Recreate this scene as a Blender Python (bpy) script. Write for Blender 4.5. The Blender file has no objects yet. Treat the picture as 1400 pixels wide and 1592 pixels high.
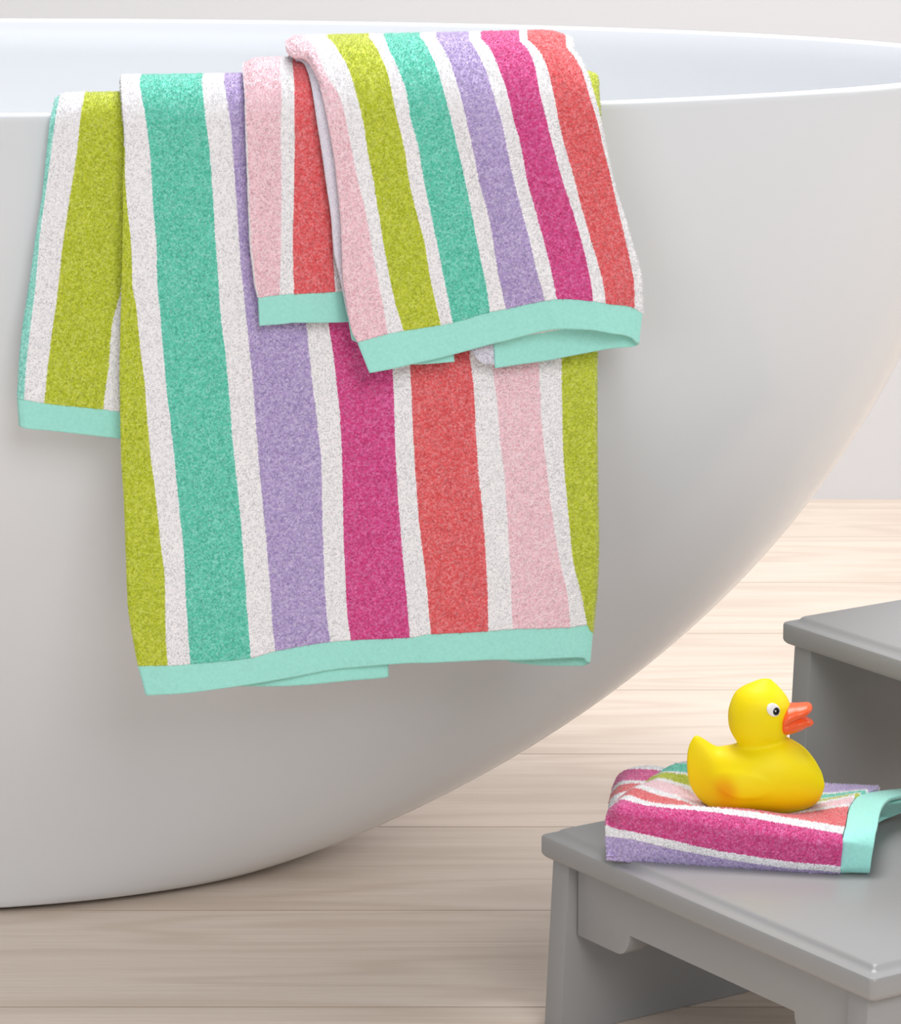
import bpy, bmesh, math, random
import numpy as np
from mathutils import Vector, Matrix
rng = np.random.default_rng(7)
SC = bpy.context.scene
COL = SC.collection

# ------------------------------------------------------------------ camera model
H = 0.9; F = 5800.0
T = math.atan(1276 / F); CT, ST = math.cos(T), math.sin(T)

def proj(X, Y, Z):
    d = Y * CT + (H - Z) * ST
    u = Y * ST + (Z - H) * CT
    return 700 + F * X / d, 796 - F * u / d

def at_y(px, py, Y):
    a, b = (px - 700) / F, (796 - py) / F
    d = Y / (CT + b * ST)
    return np.array([a * d, Y, H + d * (-ST + b * CT)])

def at_z(px, py, Z):
    a, b = (px - 700) / F, (796 - py) / F
    d = (Z - H) / (-ST + b * CT)
    return np.array([a * d, d * (CT + b * ST), Z])

cam_d = bpy.data.cameras.new('camera')
cam = bpy.data.objects.new('camera', cam_d)
COL.objects.link(cam)
cam_d.sensor_fit = 'HORIZONTAL'; cam_d.sensor_width = 36; cam_d.lens = F / 1400 * 36
cam_d.clip_start = 0.05; cam_d.clip_end = 50
cam.location = (0, 0, H); cam.rotation_euler = (math.pi / 2 - T, 0, 0)
SC.camera = cam

# ------------------------------------------------------------------ helpers
def lin(c):
    return tuple(((v / 255) / 12.92 if v / 255 <= .04045 else ((v / 255 + .055) / 1.055) ** 2.4) for v in c) + (1,)

def tag(o, label=None, cat=None, group=None, kind=None):
    if label: o['label'] = label
    if cat: o['category'] = cat
    if group: o['group'] = group
    if kind: o['kind'] = kind
    return o

def empty(name, loc, rz=0):
    o = bpy.data.objects.new(name, None); COL.objects.link(o)
    o.location = loc; o.rotation_euler = (0, 0, rz); o.empty_display_size = .05
    return o

def link(name, me, mat, parent=None, smooth=True, world=True):
    if smooth: me.polygons.foreach_set('use_smooth', np.ones(len(me.polygons), bool))
    me.materials.clear(); me.materials.append(mat)
    o = bpy.data.objects.new(name, me); COL.objects.link(o)
    if parent is not None:
        o.parent = parent
        if world:
            M = Matrix.Translation(parent.location) @ parent.rotation_euler.to_matrix().to_4x4()
            me.transform(M.inverted())
    return o

def pydata(name, V, Fs):
    me = bpy.data.meshes.new(name); me.from_pydata([tuple(v) for v in V], [], [tuple(f) for f in Fs]); me.update()
    return me

def pchip(x, y, xi):
    x = np.asarray(x, float); y = np.asarray(y, float); xi = np.asarray(xi, float)
    if len(x) == 1: return np.full(xi.shape, y[0])
    h = np.diff(x); h[h < 1e-9] = 1e-9; dl = np.diff(y, axis=0) / (h if y.ndim == 1 else h[:, None])
    hh = h if y.ndim == 1 else h[:, None]
    m = np.zeros_like(y)
    if len(x) > 2:
        w1 = 2 * hh[1:] + hh[:-1]; w2 = hh[1:] + 2 * hh[:-1]
        ok = dl[1:] * dl[:-1] > 0
        den = w1 / np.where(ok, dl[:-1], 1) + w2 / np.where(ok, dl[1:], 1)
        m[1:-1] = np.where(ok, (w1 + w2) / np.where(np.abs(den) > 1e-12, den, 1), 0)
    m[0] = dl[0]; m[-1] = dl[-1]
    k = np.clip(np.searchsorted(x, xi, side='right') - 1, 0, len(x) - 2)
    t = np.clip((xi - x[k]) / h[k], 0, 1); hk = h[k]
    if y.ndim > 1: t = t[:, None]; hk = hk[:, None]
    return ((2*t**3-3*t**2+1)*y[k] + (t**3-2*t**2+t)*hk*m[k] + (-2*t**3+3*t**2)*y[k+1] + (t**3-t**2)*hk*m[k+1])

# ------------------------------------------------------------------ materials
def new_mat(name, col=(200, 200, 200), rough=.5, spec=.5):
    m = bpy.data.materials.new(name); m.use_nodes = True
    b = m.node_tree.nodes['Principled BSDF']
    b.inputs['Base Color'].default_value = lin(col); b.inputs['Roughness'].default_value = rough
    b.inputs['Specular IOR Level'].default_value = spec
    return m, m.node_tree, b

def N(nt, typ, **kw):
    n = nt.nodes.new(typ)
    for k, v in kw.items(): setattr(n, k, v)
    return n

def noise(nt, vec, scale, detail=2, rough=.5):
    n = N(nt, 'ShaderNodeTexNoise'); n.inputs['Scale'].default_value = scale
    n.inputs['Detail'].default_value = detail; n.inputs['Roughness'].default_value = rough
    if vec is not None: nt.links.new(vec, n.inputs['Vector'])
    return n

def math_n(nt, op, a, b=None, clamp=False):
    n = N(nt, 'ShaderNodeMath', operation=op); n.use_clamp = clamp
    for i, v in enumerate((a, b)):
        if v is None: continue
        if isinstance(v, (int, float)): n.inputs[i].default_value = v
        else: nt.links.new(v, n.inputs[i])
    return n.outputs[0]

def mapping(nt, vec, scale, loc=(0, 0, 0)):
    n = N(nt, 'ShaderNodeMapping'); n.inputs['Scale'].default_value = scale; n.inputs['Location'].default_value = loc
    nt.links.new(vec, n.inputs['Vector']); return n.outputs[0]

def mixc(nt, fac, a, b, mode='MIX'):
    n = N(nt, 'ShaderNodeMix', data_type='RGBA', blend_type=mode)
    for i, v in ((0, fac), (6, a), (7, b)):
        if isinstance(v, (int, float)): n.inputs[i].default_value = v
        elif isinstance(v, tuple): n.inputs[i].default_value = v
        else: nt.links.new(v, n.inputs[i])
    return n.outputs[2]

STR = dict(W=(254, 251, 253), L=(207, 216, 74), T=(122, 220, 198), P=(200, 181, 224), M=(230, 96, 160),
           C=(243, 120, 124), K=(255, 218, 226), H=(166, 234, 222), V=(232, 228, 240))

def terry(name, seq, bright=1.0):
    """looped pile cloth with woven stripes: seq is one letter per unit of U"""
    m, nt, b = new_mat(name, rough=.95, spec=.15)
    uv = N(nt, 'ShaderNodeUVMap', uv_map='UVMap').outputs[0]
    geo = N(nt, 'ShaderNodeTexCoord').outputs['Object']
    sep = N(nt, 'ShaderNodeSeparateXYZ'); nt.links.new(uv, sep.inputs[0])
    # wobbling stripe borders: yarns wander by about a loop
    n1 = noise(nt, geo, 900, 1); n2 = noise(nt, geo, 60, 2)
    w = math_n(nt, 'MULTIPLY', math_n(nt, 'SUBTRACT', n1.outputs[0], .5), .07)
    w2 = math_n(nt, 'MULTIPLY', math_n(nt, 'SUBTRACT', n2.outputs[0], .5), .04)
    u = math_n(nt, 'DIVIDE', math_n(nt, 'ADD', math_n(nt, 'ADD', sep.outputs[0], w), w2), float(len(seq)))
    r = N(nt, 'ShaderNodeValToRGB'); r.color_ramp.interpolation = 'CONSTANT'
    cr = r.color_ramp
    while len(cr.elements) < len(seq): cr.elements.new(.999)
    for i, ch in enumerate(seq):
        cr.elements[i].position = i / len(seq); cr.elements[i].color = lin(STR[ch])
    nt.links.new(u, r.inputs[0])
    # every loop is its own tuft
    v = N(nt, 'ShaderNodeTexVoronoi'); v.inputs['Scale'].default_value = 800
    nt.links.new(geo, v.inputs['Vector'])
    vs = N(nt, 'ShaderNodeSeparateColor'); nt.links.new(v.outputs['Color'], vs.inputs[0])
    mr = N(nt, 'ShaderNodeMapRange'); nt.links.new(vs.outputs[0], mr.inputs[0])
    mr.inputs[3].default_value = 1.34; mr.inputs[4].default_value = .72
    hs = N(nt, 'ShaderNodeGamma'); nt.links.new(r.outputs[0], hs.inputs['Color']); nt.links.new(mr.outputs[0], hs.inputs['Gamma'])
    nt.links.new(hs.outputs[0], b.inputs['Base Color'])
    b.inputs['Sheen Weight'].default_value = .5; b.inputs['Sheen Roughness'].default_value = .5
    bp = N(nt, 'ShaderNodeBump'); bp.inputs['Strength'].default_value = .55; bp.inputs['Distance'].default_value = .0008
    h = math_n(nt, 'ADD', math_n(nt, 'MULTIPLY', v.outputs['Distance'], -1.0), n1.outputs[0])
    nt.links.new(h, bp.inputs['Height']); nt.links.new(bp.outputs[0], b.inputs['Normal'])
    return m

def twill(name, col):
    m, nt, b = new_mat(name, col, rough=.85, spec=.2)
    uv = N(nt, 'ShaderNodeUVMap', uv_map='UVMap').outputs[0]
    geo = N(nt, 'ShaderNodeTexCoord').outputs['Object']
    sep = N(nt, 'ShaderNodeSeparateXYZ'); nt.links.new(geo, sep.inputs[0])
    ph = math_n(nt, 'MULTIPLY', math_n(nt, 'ADD', sep.outputs[0], math_n(nt, 'MULTIPLY', sep.outputs[2], .8)), 3800)
    n1 = noise(nt, geo, 420, 3)
    s = math_n(nt, 'ADD', math_n(nt, 'MULTIPLY', math_n(nt, 'SINE', ph), .25), n1.outputs[0])
    mr = N(nt, 'ShaderNodeMapRange'); nt.links.new(n1.outputs[0], mr.inputs[0]); mr.inputs[3].default_value = .88; mr.inputs[4].default_value = 1.08
    hs = N(nt, 'ShaderNodeHueSaturation'); hs.inputs['Color'].default_value = lin(col); nt.links.new(mr.outputs[0], hs.inputs['Value'])
    nt.links.new(hs.outputs[0], b.inputs['Base Color'])
    bp = N(nt, 'ShaderNodeBump'); bp.inputs['Strength'].default_value = .35; bp.inputs['Distance'].default_value = .0006
    nt.links.new(s, bp.inputs['Height']); nt.links.new(bp.outputs[0], b.inputs['Normal'])
    b.inputs['Sheen Weight'].default_value = .2
    return m

M_HEM = twill('aqua woven band', STR['H'])

def floor_mat():
    m, nt, b = new_mat('pale oak planks', rough=.42, spec=.4)
    geo = N(nt, 'ShaderNodeTexCoord').outputs['Object']
    sep = N(nt, 'ShaderNodeSeparateXYZ'); nt.links.new(geo, sep.inputs[0])
    row = math_n(nt, 'FLOOR', math_n(nt, 'DIVIDE', math_n(nt, 'SUBTRACT', sep.outputs[1], FL0), FLW))
    wn = N(nt, 'ShaderNodeTexWhiteNoise', noise_dimensions='1D'); nt.links.new(row, wn.inputs['W'])
    cb = N(nt, 'ShaderNodeCombineXYZ')
    nt.links.new(math_n(nt, 'ADD', sep.outputs[0], math_n(nt, 'MULTIPLY', wn.outputs[0], 9.0)), cb.inputs[0])
    nt.links.new(sep.outputs[1], cb.inputs[1]); nt.links.new(math_n(nt, 'MULTIPLY', row, 3.7), cb.inputs[2])
    v = cb.outputs[0]
    # cathedral figure: rings cut lengthwise
    dist = noise(nt, mapping(nt, v, (1.1, 9, 1)), 1.0, 2, .5)
    ring = math_n(nt, 'SINE', math_n(nt, 'MULTIPLY', dist.outputs[0], 62))
    ring = math_n(nt, 'MULTIPLY', math_n(nt, 'ADD', ring, 1), .5)
    fine = noise(nt, mapping(nt, v, (6, 420, 1)), 1.0, 4, .65)
    pore = noise(nt, mapping(nt, v, (22, 1100, 1)), 1.0, 2, .5)
    broad = noise(nt, mapping(nt, v, (1.6, 22, 1)), 1.0, 3, .5)
    c = mixc(nt, broad.outputs[0], lin((230, 213, 197)), lin((242, 227, 213)))
    c = mixc(nt, math_n(nt, 'MULTIPLY', math_n(nt, 'POWER', ring, 2.0), .55), c, lin((215, 195, 177)))
    fr = N(nt, 'ShaderNodeMapRange'); nt.links.new(fine.outputs[0], fr.inputs[0]); fr.inputs[1].default_value = .35; fr.inputs[2].default_value = .7
    c = mixc(nt, math_n(nt, 'MULTIPLY', fr.outputs[0], .45), c, lin((207, 187, 169)))
    pr = N(nt, 'ShaderNodeMapRange'); nt.links.new(pore.outputs[0], pr.inputs[0]); pr.inputs[1].default_value = .6; pr.inputs[2].default_value = .75
    c = mixc(nt, math_n(nt, 'MULTIPLY', pr.outputs[0], .3), c, lin((168, 142, 124)))
    mr = N(nt, 'ShaderNodeMapRange'); nt.links.new(wn.outputs[0], mr.inputs[0]); mr.inputs[3].default_value = .95; mr.inputs[4].default_value = 1.04
    hs = N(nt, 'ShaderNodeHueSaturation'); nt.links.new(c, hs.inputs['Color']); nt.links.new(mr.outputs[0], hs.inputs['Value'])
    gz = math_n(nt, 'LESS_THAN', sep.outputs[2], -.0001)
    nt.links.new(mixc(nt, gz, hs.outputs[0], lin((172, 142, 120))), b.inputs['Base Color'])
    bp = N(nt, 'ShaderNodeBump'); bp.inputs['Strength'].default_value = .12; bp.inputs['Distance'].default_value = .001
    nt.links.new(fine.outputs[0], bp.inputs['Height']); nt.links.new(bp.outputs[0], b.inputs['Normal'])
    return m

def paint_mat(name, col, rough, bump=.03, spec=.5, scale=260):
    m, nt, b = new_mat(name, col, rough, spec)
    geo = N(nt, 'ShaderNodeTexCoord').outputs['Object']
    n = noise(nt, geo, scale, 3)
    bp = N(nt, 'ShaderNodeBump'); bp.inputs['Strength'].default_value = bump; bp.inputs['Distance'].default_value = .001
    nt.links.new(n.outputs[0], bp.inputs['Height']); nt.links.new(bp.outputs[0], b.inputs['Normal'])
    return m

# ------------------------------------------------------------------ floor and wall
FL0, FLW = 2.4775, 0.2124
WALL_Y = 4.158
M_FLOOR = floor_mat()
M_WALL = paint_mat('matt white wall paint', (214, 214, 217), .8, .05)
def build_floor():
    prof = []
    g, dp, ch = .0006, .0025, .0002
    k0, k1 = -13, 8
    for k in range(k0, k1 + 1):
        y = FL0 + k * FLW
        if y > WALL_Y - .01: break
        prof += [(y - g - ch, 0), (y - g, -ch), (y - g, -dp), (y + g, -dp), (y + g, -ch), (y + g + ch, 0)]
    prof = [(FL0 + k0 * FLW - FLW, 0)] + prof + [(WALL_Y + .05, 0)]
    prof += [(WALL_Y + .05, -.03), (FL0 + k0 * FLW - FLW, -.03)]
    V = []; n = len(prof)
    for x in (-3.2, 3.6):
        V += [(x, y, z) for y, z in prof]
    Fs = [(i, (i + 1) % n, (i + 1) % n + n, i + n) for i in range(n)]
    me = pydata('floor', V, Fs)
    return tag(link('floor', me, M_FLOOR, smooth=False), kind='structure')
build_floor()
def box_me(name, x0, x1, y0, y1, z0, z1):
    V = [(x, y, z) for x in (x0, x1) for y in (y0, y1) for z in (z0, z1)]
    Fs = [(0, 1, 3, 2), (4, 6, 7, 5), (0, 4, 5, 1), (2, 3, 7, 6), (0, 2, 6, 4), (1, 5, 7, 3)]
    return pydata(name, V, Fs)
tag(link('wall_back', box_me('wall_back', -3.2, 3.6, WALL_Y, WALL_Y + .1, 0, 2.6), M_WALL, smooth=False), kind='structure')

# ------------------------------------------------------------------ bathtub
TX, TY, TA0, TB0, TA1, TB1, TN, TPA, TQA, TPB, TQB, HR = -0.4546, 2.8461, 0.3112, 0.1746, 0.8681, 0.3769, 2.1114, 0.7625, 1.7414, 1.265, 2.2267, 0.6257
def tub_ab(t):
    ga = 1 - (1 - t ** TPA) ** TQA + .0019 * math.sin(math.pi * t) + .0103 * math.sin(2 * math.pi * t)
    gb = 1 - (1 - t ** TPB) ** TQB
    return TA0 + (TA1 - TA0) * ga, TB0 + (TB1 - TB0) * gb
def rim_y(X):
    q = np.clip(np.abs((np.asarray(X) - TX) / TA1), 0, .999)
    return TY - TB1 * (1 - q ** TN) ** (1 / TN)
M_TUB = paint_mat('white enamel', (224, 226, 230), .22, .0, .5)
M_TUB.node_tree.nodes['Principled BSDF'].inputs['Coat Weight'].default_value = .15
M_TUB.node_tree.nodes['Principled BSDF'].inputs['Coat Roughness'].default_value = .1
M_SHADOW_LINE = paint_mat('shadow line black', (40, 38, 38), .6, .0)  # near-black plinth colour paints in the shadow line under the tub
M_CHROME, _nt, _b = new_mat('polished chrome', (200, 200, 205), .15); _b.inputs['Metallic'].default_value = 1
def tub_ring(t, z, inset=0., dz=0., nseg=240):
    a, b = tub_ab(t); n = 2.03 + (TN - 2.03) * t
    out = []
    for k in range(nseg):
        th = 2 * math.pi * k / nseg; c, s = math.cos(th), math.sin(th)
        x = (a) * math.copysign(abs(c) ** (2 / n), c); y = (b) * math.copysign(abs(s) ** (2 / n), s)
        if inset:
            # inward offset along the ring's normal
            nx = math.copysign(abs(x / a) ** (n - 1) / a, x); ny = math.copysign(abs(y / b) ** (n - 1) / b, y)
            l = math.hypot(nx, ny); x -= nx / l * inset; y -= ny / l * inset
        out.append((TX + x, TY + y, z))
    return out
def loft(rings, cap0=True, cap1=True):
    n = len(rings[0]); V = [v for r in rings for v in r]; Fs = []
    for k in range(len(rings) - 1):
        for i in range(n):
            j = (i + 1) % n; Fs.append((k * n + i, k * n + j, (k + 1) * n + j, (k + 1) * n + i))
    if cap0: Fs.append(tuple(range(n - 1, -1, -1)))
    if cap1: Fs.append(tuple((len(rings) - 1) * n + i for i in range(n)))
    return V, Fs
def build_tub():
    root = empty('bathtub', (TX, TY, 0))
    tag(root, 'white freestanding oval bathtub with curved sides standing on the pale wood floor', 'bathtub')
    rings = [tub_ring(0, .005, .004), tub_ring(0, .004, .0015)]
    for t in [0, .004, .01, .02, .035] + list(np.linspace(.055, .965, 46)) + [.98, .99]:
        rings.append(tub_ring(t, max(.0045, t * HR)))
    W = .013
    rings.append(tub_ring(.996, HR - .0022)); rings.append(tub_ring(1, HR - .0006, .0007)); rings.append(tub_ring(1, HR, .0022))
    rings.append(tub_ring(1, HR, W - .002)); rings.append(tub_ring(1, HR - .0007, W - .0006)); rings.append(tub_ring(.996, HR - .0025, W))
    for t in np.linspace(.975, .24, 34): rings.append(tub_ring(t, t * HR, W + .002))
    # rounded bowl bottom
    a_ = tub_ring(.24, .24 * HR, W + .002)
    for k, (f, z) in enumerate(((.985, .137), (.955, .126), (.90, .118), (.80, .113), (.6, .111), (.3, .110), (.05, .109))):
        rings.append([(TX + (x - TX) * f, TY + (y - TY) * f, z) for x, y, _ in a_])
    V, Fs = loft(rings)
    link('shell', pydata('shell', V, Fs), M_TUB, root)
    V, Fs = loft([tub_ring(0, 0, .010), tub_ring(0, .007, .010)])
    link('plinth', pydata('plinth', V, Fs), M_SHADOW_LINE, root)
    # waste inside the bowl
    def disc(r, z): return [(TX + r * math.cos(a * math.pi / 24), TY + r * math.sin(a * math.pi / 24), z) for a in range(48)]
    V, Fs = loft([disc(.034, .108), disc(.034, .1115), disc(.031, .113), disc(.028, .112), disc(.027, .1125), disc(.02, .1155)])
    link('drain', pydata('drain', V, Fs), M_CHROME, root)
build_tub()

# ------------------------------------------------------------------ hanging cloth
class Layer:
    def __init__(s, off, r, zc): s.off, s.r, s.zc = off, r, zc; s.q = r * math.pi / 2
    def P(s, X, S, n):
        """X along the rim, S down the front from the crest (negative: inside the tub), n depth behind the face"""
        X = np.asarray(X, float); S = np.asarray(S, float); n = np.asarray(n, float)
        Y0 = rim_y(X) - s.off; r, q = s.r, s.q
        a = np.clip(S, -q, q) / r
        Y = np.where(S >= q, Y0 + n, np.where(S <= -q, Y0 + 2 * r - n, Y0 + r - (r - n) * np.sin(a)))
        Z = np.where(S >= q, s.zc - r - (S - q), np.where(S <= -q, s.zc - r + (S + q), s.zc - r + (r - n) * np.cos(a)))
        return X, Y, Z
    def inv(s, px, py, n=0.):
        X = (px - 700) / F * 2.5
        for _ in range(6):
            lo, hi = .001, .75
            for _ in range(32):
                m = (lo + hi) / 2; x, y = proj(*s.P(X, m, n))
                if y < py: lo = m
                else: hi = m
            S = (lo + hi) / 2; P = s.P(X, S, n); d = P[1] * CT + (H - P[2]) * ST
            X = (px - 700) / F * d
        return float(X), float(S)

PILE = 1.15
def cloth_mesh(name, P, U, Vv, th, amp, name_uv='UVMap', pile_w=None):
    """P: (rows, cols, 3) outer face; solid of thickness th with closed edges; amp: pile height noise"""
    R, C = P.shape[:2]
    dv = np.gradient(P, axis=0); du = np.gradient(P, axis=1)
    nr = np.cross(dv, du); ln = np.linalg.norm(nr, axis=2, keepdims=True); nr = nr / np.maximum(ln, 1e-12)
    if amp:
        nz = rng.normal(size=(R, C)) * amp
        P = P + nr * np.clip(nz, -2.2 * amp, 2.2 * amp)[..., None]
    Q = P - nr * th
    V = np.concatenate([P.reshape(-1, 3), Q.reshape(-1, 3)])
    if amp:
        V[R * C:] += rng.normal(size=(R * C, 3)) * amp * .6
    idx = np.arange(R * C).reshape(R, C)
    a, b, c, d = idx[:-1, :-1], idx[:-1, 1:], idx[1:, 1:], idx[1:, :-1]
    f1 = np.stack([a, d, c, b], -1).reshape(-1, 4); f2 = np.stack([a, b, c, d], -1).reshape(-1, 4) + R * C
    o = R * C
    def strip(e): return np.stack([e[:-1], e[1:], e[1:] + o, e[:-1] + o], -1)
    e1 = strip(idx[0]); e2 = strip(idx[-1][::-1]); e3 = strip(idx[:, 0][::-1]); e4 = strip(idx[:, -1])
    Fs = np.concatenate([f1, f2, e1, e2, e3, e4])
    TV = np.zeros((0, 3)); TF = np.zeros((0, 3), int); TU = np.zeros((0, 2))
    if amp > .00012:
        # loops of the pile: a small leaning tuft every square millimetre of the face
        A_ = P[:-1, :-1]; B_ = P[:-1, 1:]; C_ = P[1:, :-1]
        ar = np.linalg.norm(np.cross(B_ - A_, C_ - A_), axis=2)
        cnt = rng.poisson(ar * PILE * 1e6 * pile_w[:, None] if pile_w is not None else ar * PILE * 1e6)
        ij = np.repeat(np.arange(cnt.size), cnt.ravel()); i_, j_ = ij // (C - 1), ij % (C - 1)
        m = len(ij); a_, b_ = rng.random(m)[:, None], rng.random(m)[:, None]
        base = P[i_, j_] * (1 - a_) * (1 - b_) + P[i_, j_ + 1] * a_ * (1 - b_) + P[i_ + 1, j_] * (1 - a_) * b_ + P[i_ + 1, j_ + 1] * a_ * b_
        uu = U[i_, j_] * (1 - a_[:, 0]) + U[i_, j_ + 1] * a_[:, 0] if np.ptp(U[0]) > np.ptp(U[:, 0]) else U[i_, j_] * (1 - b_[:, 0]) + U[i_ + 1, j_] * b_[:, 0]
        nn = nr[i_, j_]; t1 = du[i_, j_]; t1 = t1 / np.maximum(np.linalg.norm(t1, axis=1, keepdims=True), 1e-12); t2 = np.cross(nn, t1)
        hh = (.0007 + .0007 * rng.random(m))[:, None]; rad = (.00034 + .00018 * rng.random(m))[:, None]
        ph = rng.random(m)[:, None] * 6.283; lean = rng.normal(size=(m, 2)) * .00042
        tip = base + nn * hh + t1 * lean[:, :1] + t2 * lean[:, 1:]
        low = base - nn * .0002
        vs3 = [low + rad * (np.cos(ph + k * 2.0944) * t1 + np.sin(ph + k * 2.0944) * t2) for k in range(3)]
        TV = np.stack(vs3 + [tip], 1).reshape(-1, 3)
        k0 = np.arange(m)[:, None] * 4
        TF = np.stack([k0 + [0, 1, 3], k0 + [1, 2, 3], k0 + [2, 0, 3]], 1).reshape(-1, 3) + len(V)
        TU = np.repeat(np.stack([uu, Vv[i_, j_]], -1), 4, axis=0)
        V = np.concatenate([V, TV])
    me = bpy.data.meshes.new(name)
    me.vertices.add(len(V)); me.vertices.foreach_set('co', V.astype(np.float32).ravel())
    me.loops.add(Fs.size + TF.size); me.loops.foreach_set('vertex_index', np.concatenate([Fs.ravel(), TF.ravel()]).astype(np.int32))
    me.polygons.add(len(Fs) + len(TF))
    me.polygons.foreach_set('loop_start', np.concatenate([np.arange(0, Fs.size, 4), Fs.size + np.arange(0, TF.size, 3)]).astype(np.int32))
    me.update(calc_edges=True); me.validate()
    uvv = np.stack([U.reshape(-1), Vv.reshape(-1)], -1); uvv = np.concatenate([uvv, uvv, TU])
    uvl = me.uv_layers.new(name=name_uv)
    li = np.zeros(len(me.loops), np.int32); me.loops.foreach_get('vertex_index', li)
    uvl.data.foreach_set('uv', uvv[li].astype(np.float32).ravel())
    # faces outward
    return me

def join_meshes(name, mes):
    bm = bmesh.new()
    for m in mes: bm.from_mesh(m)
    me = bpy.data.meshes.new(name); bm.to_mesh(me); bm.free()
    return me

def hang(L, cols, step=.0012, back=.16, rip=None, th=.0042, amp=.00018, hem_th=.0026, umod=None, right=None, left_round=True):
    """cols: list of dict(u, pts=[(px,py)..] top to hem top, hem=(px,py) hem bottom, n). right: dict(rw, cols) wraps behind."""
    D = []
    for c in cols:
        n = c.get('n', 0.)
        XS = [L.inv(x, y, n) for x, y in c['pts']]
        XS.sort(key=lambda k: k[1])
        hb = L.inv(*c['hem'], n)
        D.append(dict(u=c['u'], X=np.array([k[0] for k in XS]), S=np.array([k[1] for k in XS]), Sh=max(k[1] for k in XS), hb=hb, n=n, dx=0., bk=c.get('back', 0)))
    if right:
        rw = right['rw']; e = D.pop(); uB = right['du']; B = []
        for c in right['cols']:
            XS = [L.inv(x, y, 2 * rw) for x, y in c['pts']]; XS.sort(key=lambda k: k[1]); hb = L.inv(*c['hem'], 2 * rw)
            B.append(dict(u=c['u'], X=np.array([k[0] for k in XS]), S=np.array([k[1] for k in XS]), Sh=max(k[1] for k in XS), hb=hb, n=2 * rw, dx=0., bk=1))
        for th_ in (40, 60, 85, 110, 140, 170):
            a = math.radians(th_); t = th_ / 180
            w = t * t * (3 - 2 * t)
            Sh = e['Sh'] * (1 - w) + B[0]['Sh'] * w; hs = e['hb'][1] * (1 - w) + B[0]['hb'][1] * w
            dx = -rw + rw * math.sin(a)
            front = D[-1] if th_ == 40 else front
            D.append(dict(u=e['u'] + uB * t, X=e['X'], S=e['S'], Sh=Sh, hb=(e['hb'][0] + dx, hs), n=rw * (1 - math.cos(a)), dx=dx, bk=t, prev=front, rw=rw, sa=math.sin(a)) if th_ < 90 else dict(u=e['u'] + uB * t, X=e['X'], S=e['S'], Sh=Sh, hb=(e['hb'][0] + dx, hs), n=rw * (1 - math.cos(a)), dx=dx, bk=t))
        D += B
    nc = len(D)
    Smax = max(d['Sh'] for d in D)
    nf = int(Smax / step) + 1; nb = int(back / (2.2 * step))
    vb = -np.linspace(1, 0, nb, endpoint=False)
    Xg = np.zeros((nb + nf, nc)); Sg = np.zeros_like(Xg); Ng = np.zeros_like(Xg)
    nh = int(.022 / step) + 2; Xh = np.zeros((nh, nc)); Sh_ = np.zeros((nh, nc)); Nh = np.zeros((nh, nc))
    for i, d in enumerate(D):
        S = np.concatenate([vb * back, np.linspace(0, d['Sh'], nf)])
        X = pchip(d['S'], d['X'], np.clip(S, d['S'][0], d['S'][-1])) + d['dx']
        if 'prev' in d:
            q_ = d['prev']; XL = pchip(q_['S'], q_['X'], np.clip(S, q_['S'][0], q_['S'][-1])); XE = X - d['dx']
            X = XE - np.minimum(d['rw'], np.maximum(XE - XL, 0)) * (1 - d['sa'])
        Xg[:, i] = X; Sg[:, i] = S; Ng[:, i] = d['n']
        t = np.linspace(-.04, 1, nh)
        Sh_[:, i] = d['Sh'] + (d['hb'][1] - d['Sh']) * t; Xh[:, i] = X[-1] + (d['hb'][0] - X[-1]) * t; Nh[:, i] = d['n']
    # arc-length parameter across
    w = np.hypot(np.diff(Xg, axis=1), np.diff(Ng, axis=1)).mean(0); w = np.maximum(w, 2e-4)
    tp = np.concatenate([[0], np.cumsum(w)]); nd = int(tp[-1] / step)
    ti = np.linspace(0, tp[-1], nd)
    f = lambda A: pchip(tp, A.T, ti).T
    U = np.interp(ti, tp, [d['u'] for d in D])
    def mk(Xa, Sa, Na, amp_, th_, nm, dn=0.):
        Xd, Sd, Nd = f(Xa), f(Sa), f(Na) + dn
        UU = np.broadcast_to(U, Xd.shape)
        if rip is not None: Nd = Nd + rip(Xd, Sd, UU)
        # cut edges sag and round off over the crest
        e_ = np.exp(-(ti / .0045) ** 2)
        if right:
            tw = tp[nc - 6 - len(right['cols'])]; e_ = e_ + 1.15 * np.where(ti < tw, np.exp(-((tw - ti) / .009) ** 2), 1.)
        else: e_ = e_ + np.exp(-((tp[-1] - ti) / .0045) ** 2)
        Nd = Nd + .0036 * e_[None] * (1 - sm(L.q * .35, L.q * 1.15, Sd))
        P = np.stack(L.P(Xd, Sd, Nd), -1)
        if umod is not None: UU = umod(Sd, UU)
        return cloth_mesh(nm, P, UU, Sd, th_, amp_, pile_w=(Sd[:-1, 0] > -.035).astype(float))
    body = mk(Xg, Sg, Ng, amp, th, 'terry')
    hem = mk(Xh, Sh_, Nh, amp * .12, hem_th, 'hem', .0006)
    return body, hem

def sm(a, b, x):
    t = np.clip((x - a) / (b - a), 0, 1); return t * t * (3 - 2 * t)

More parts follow.
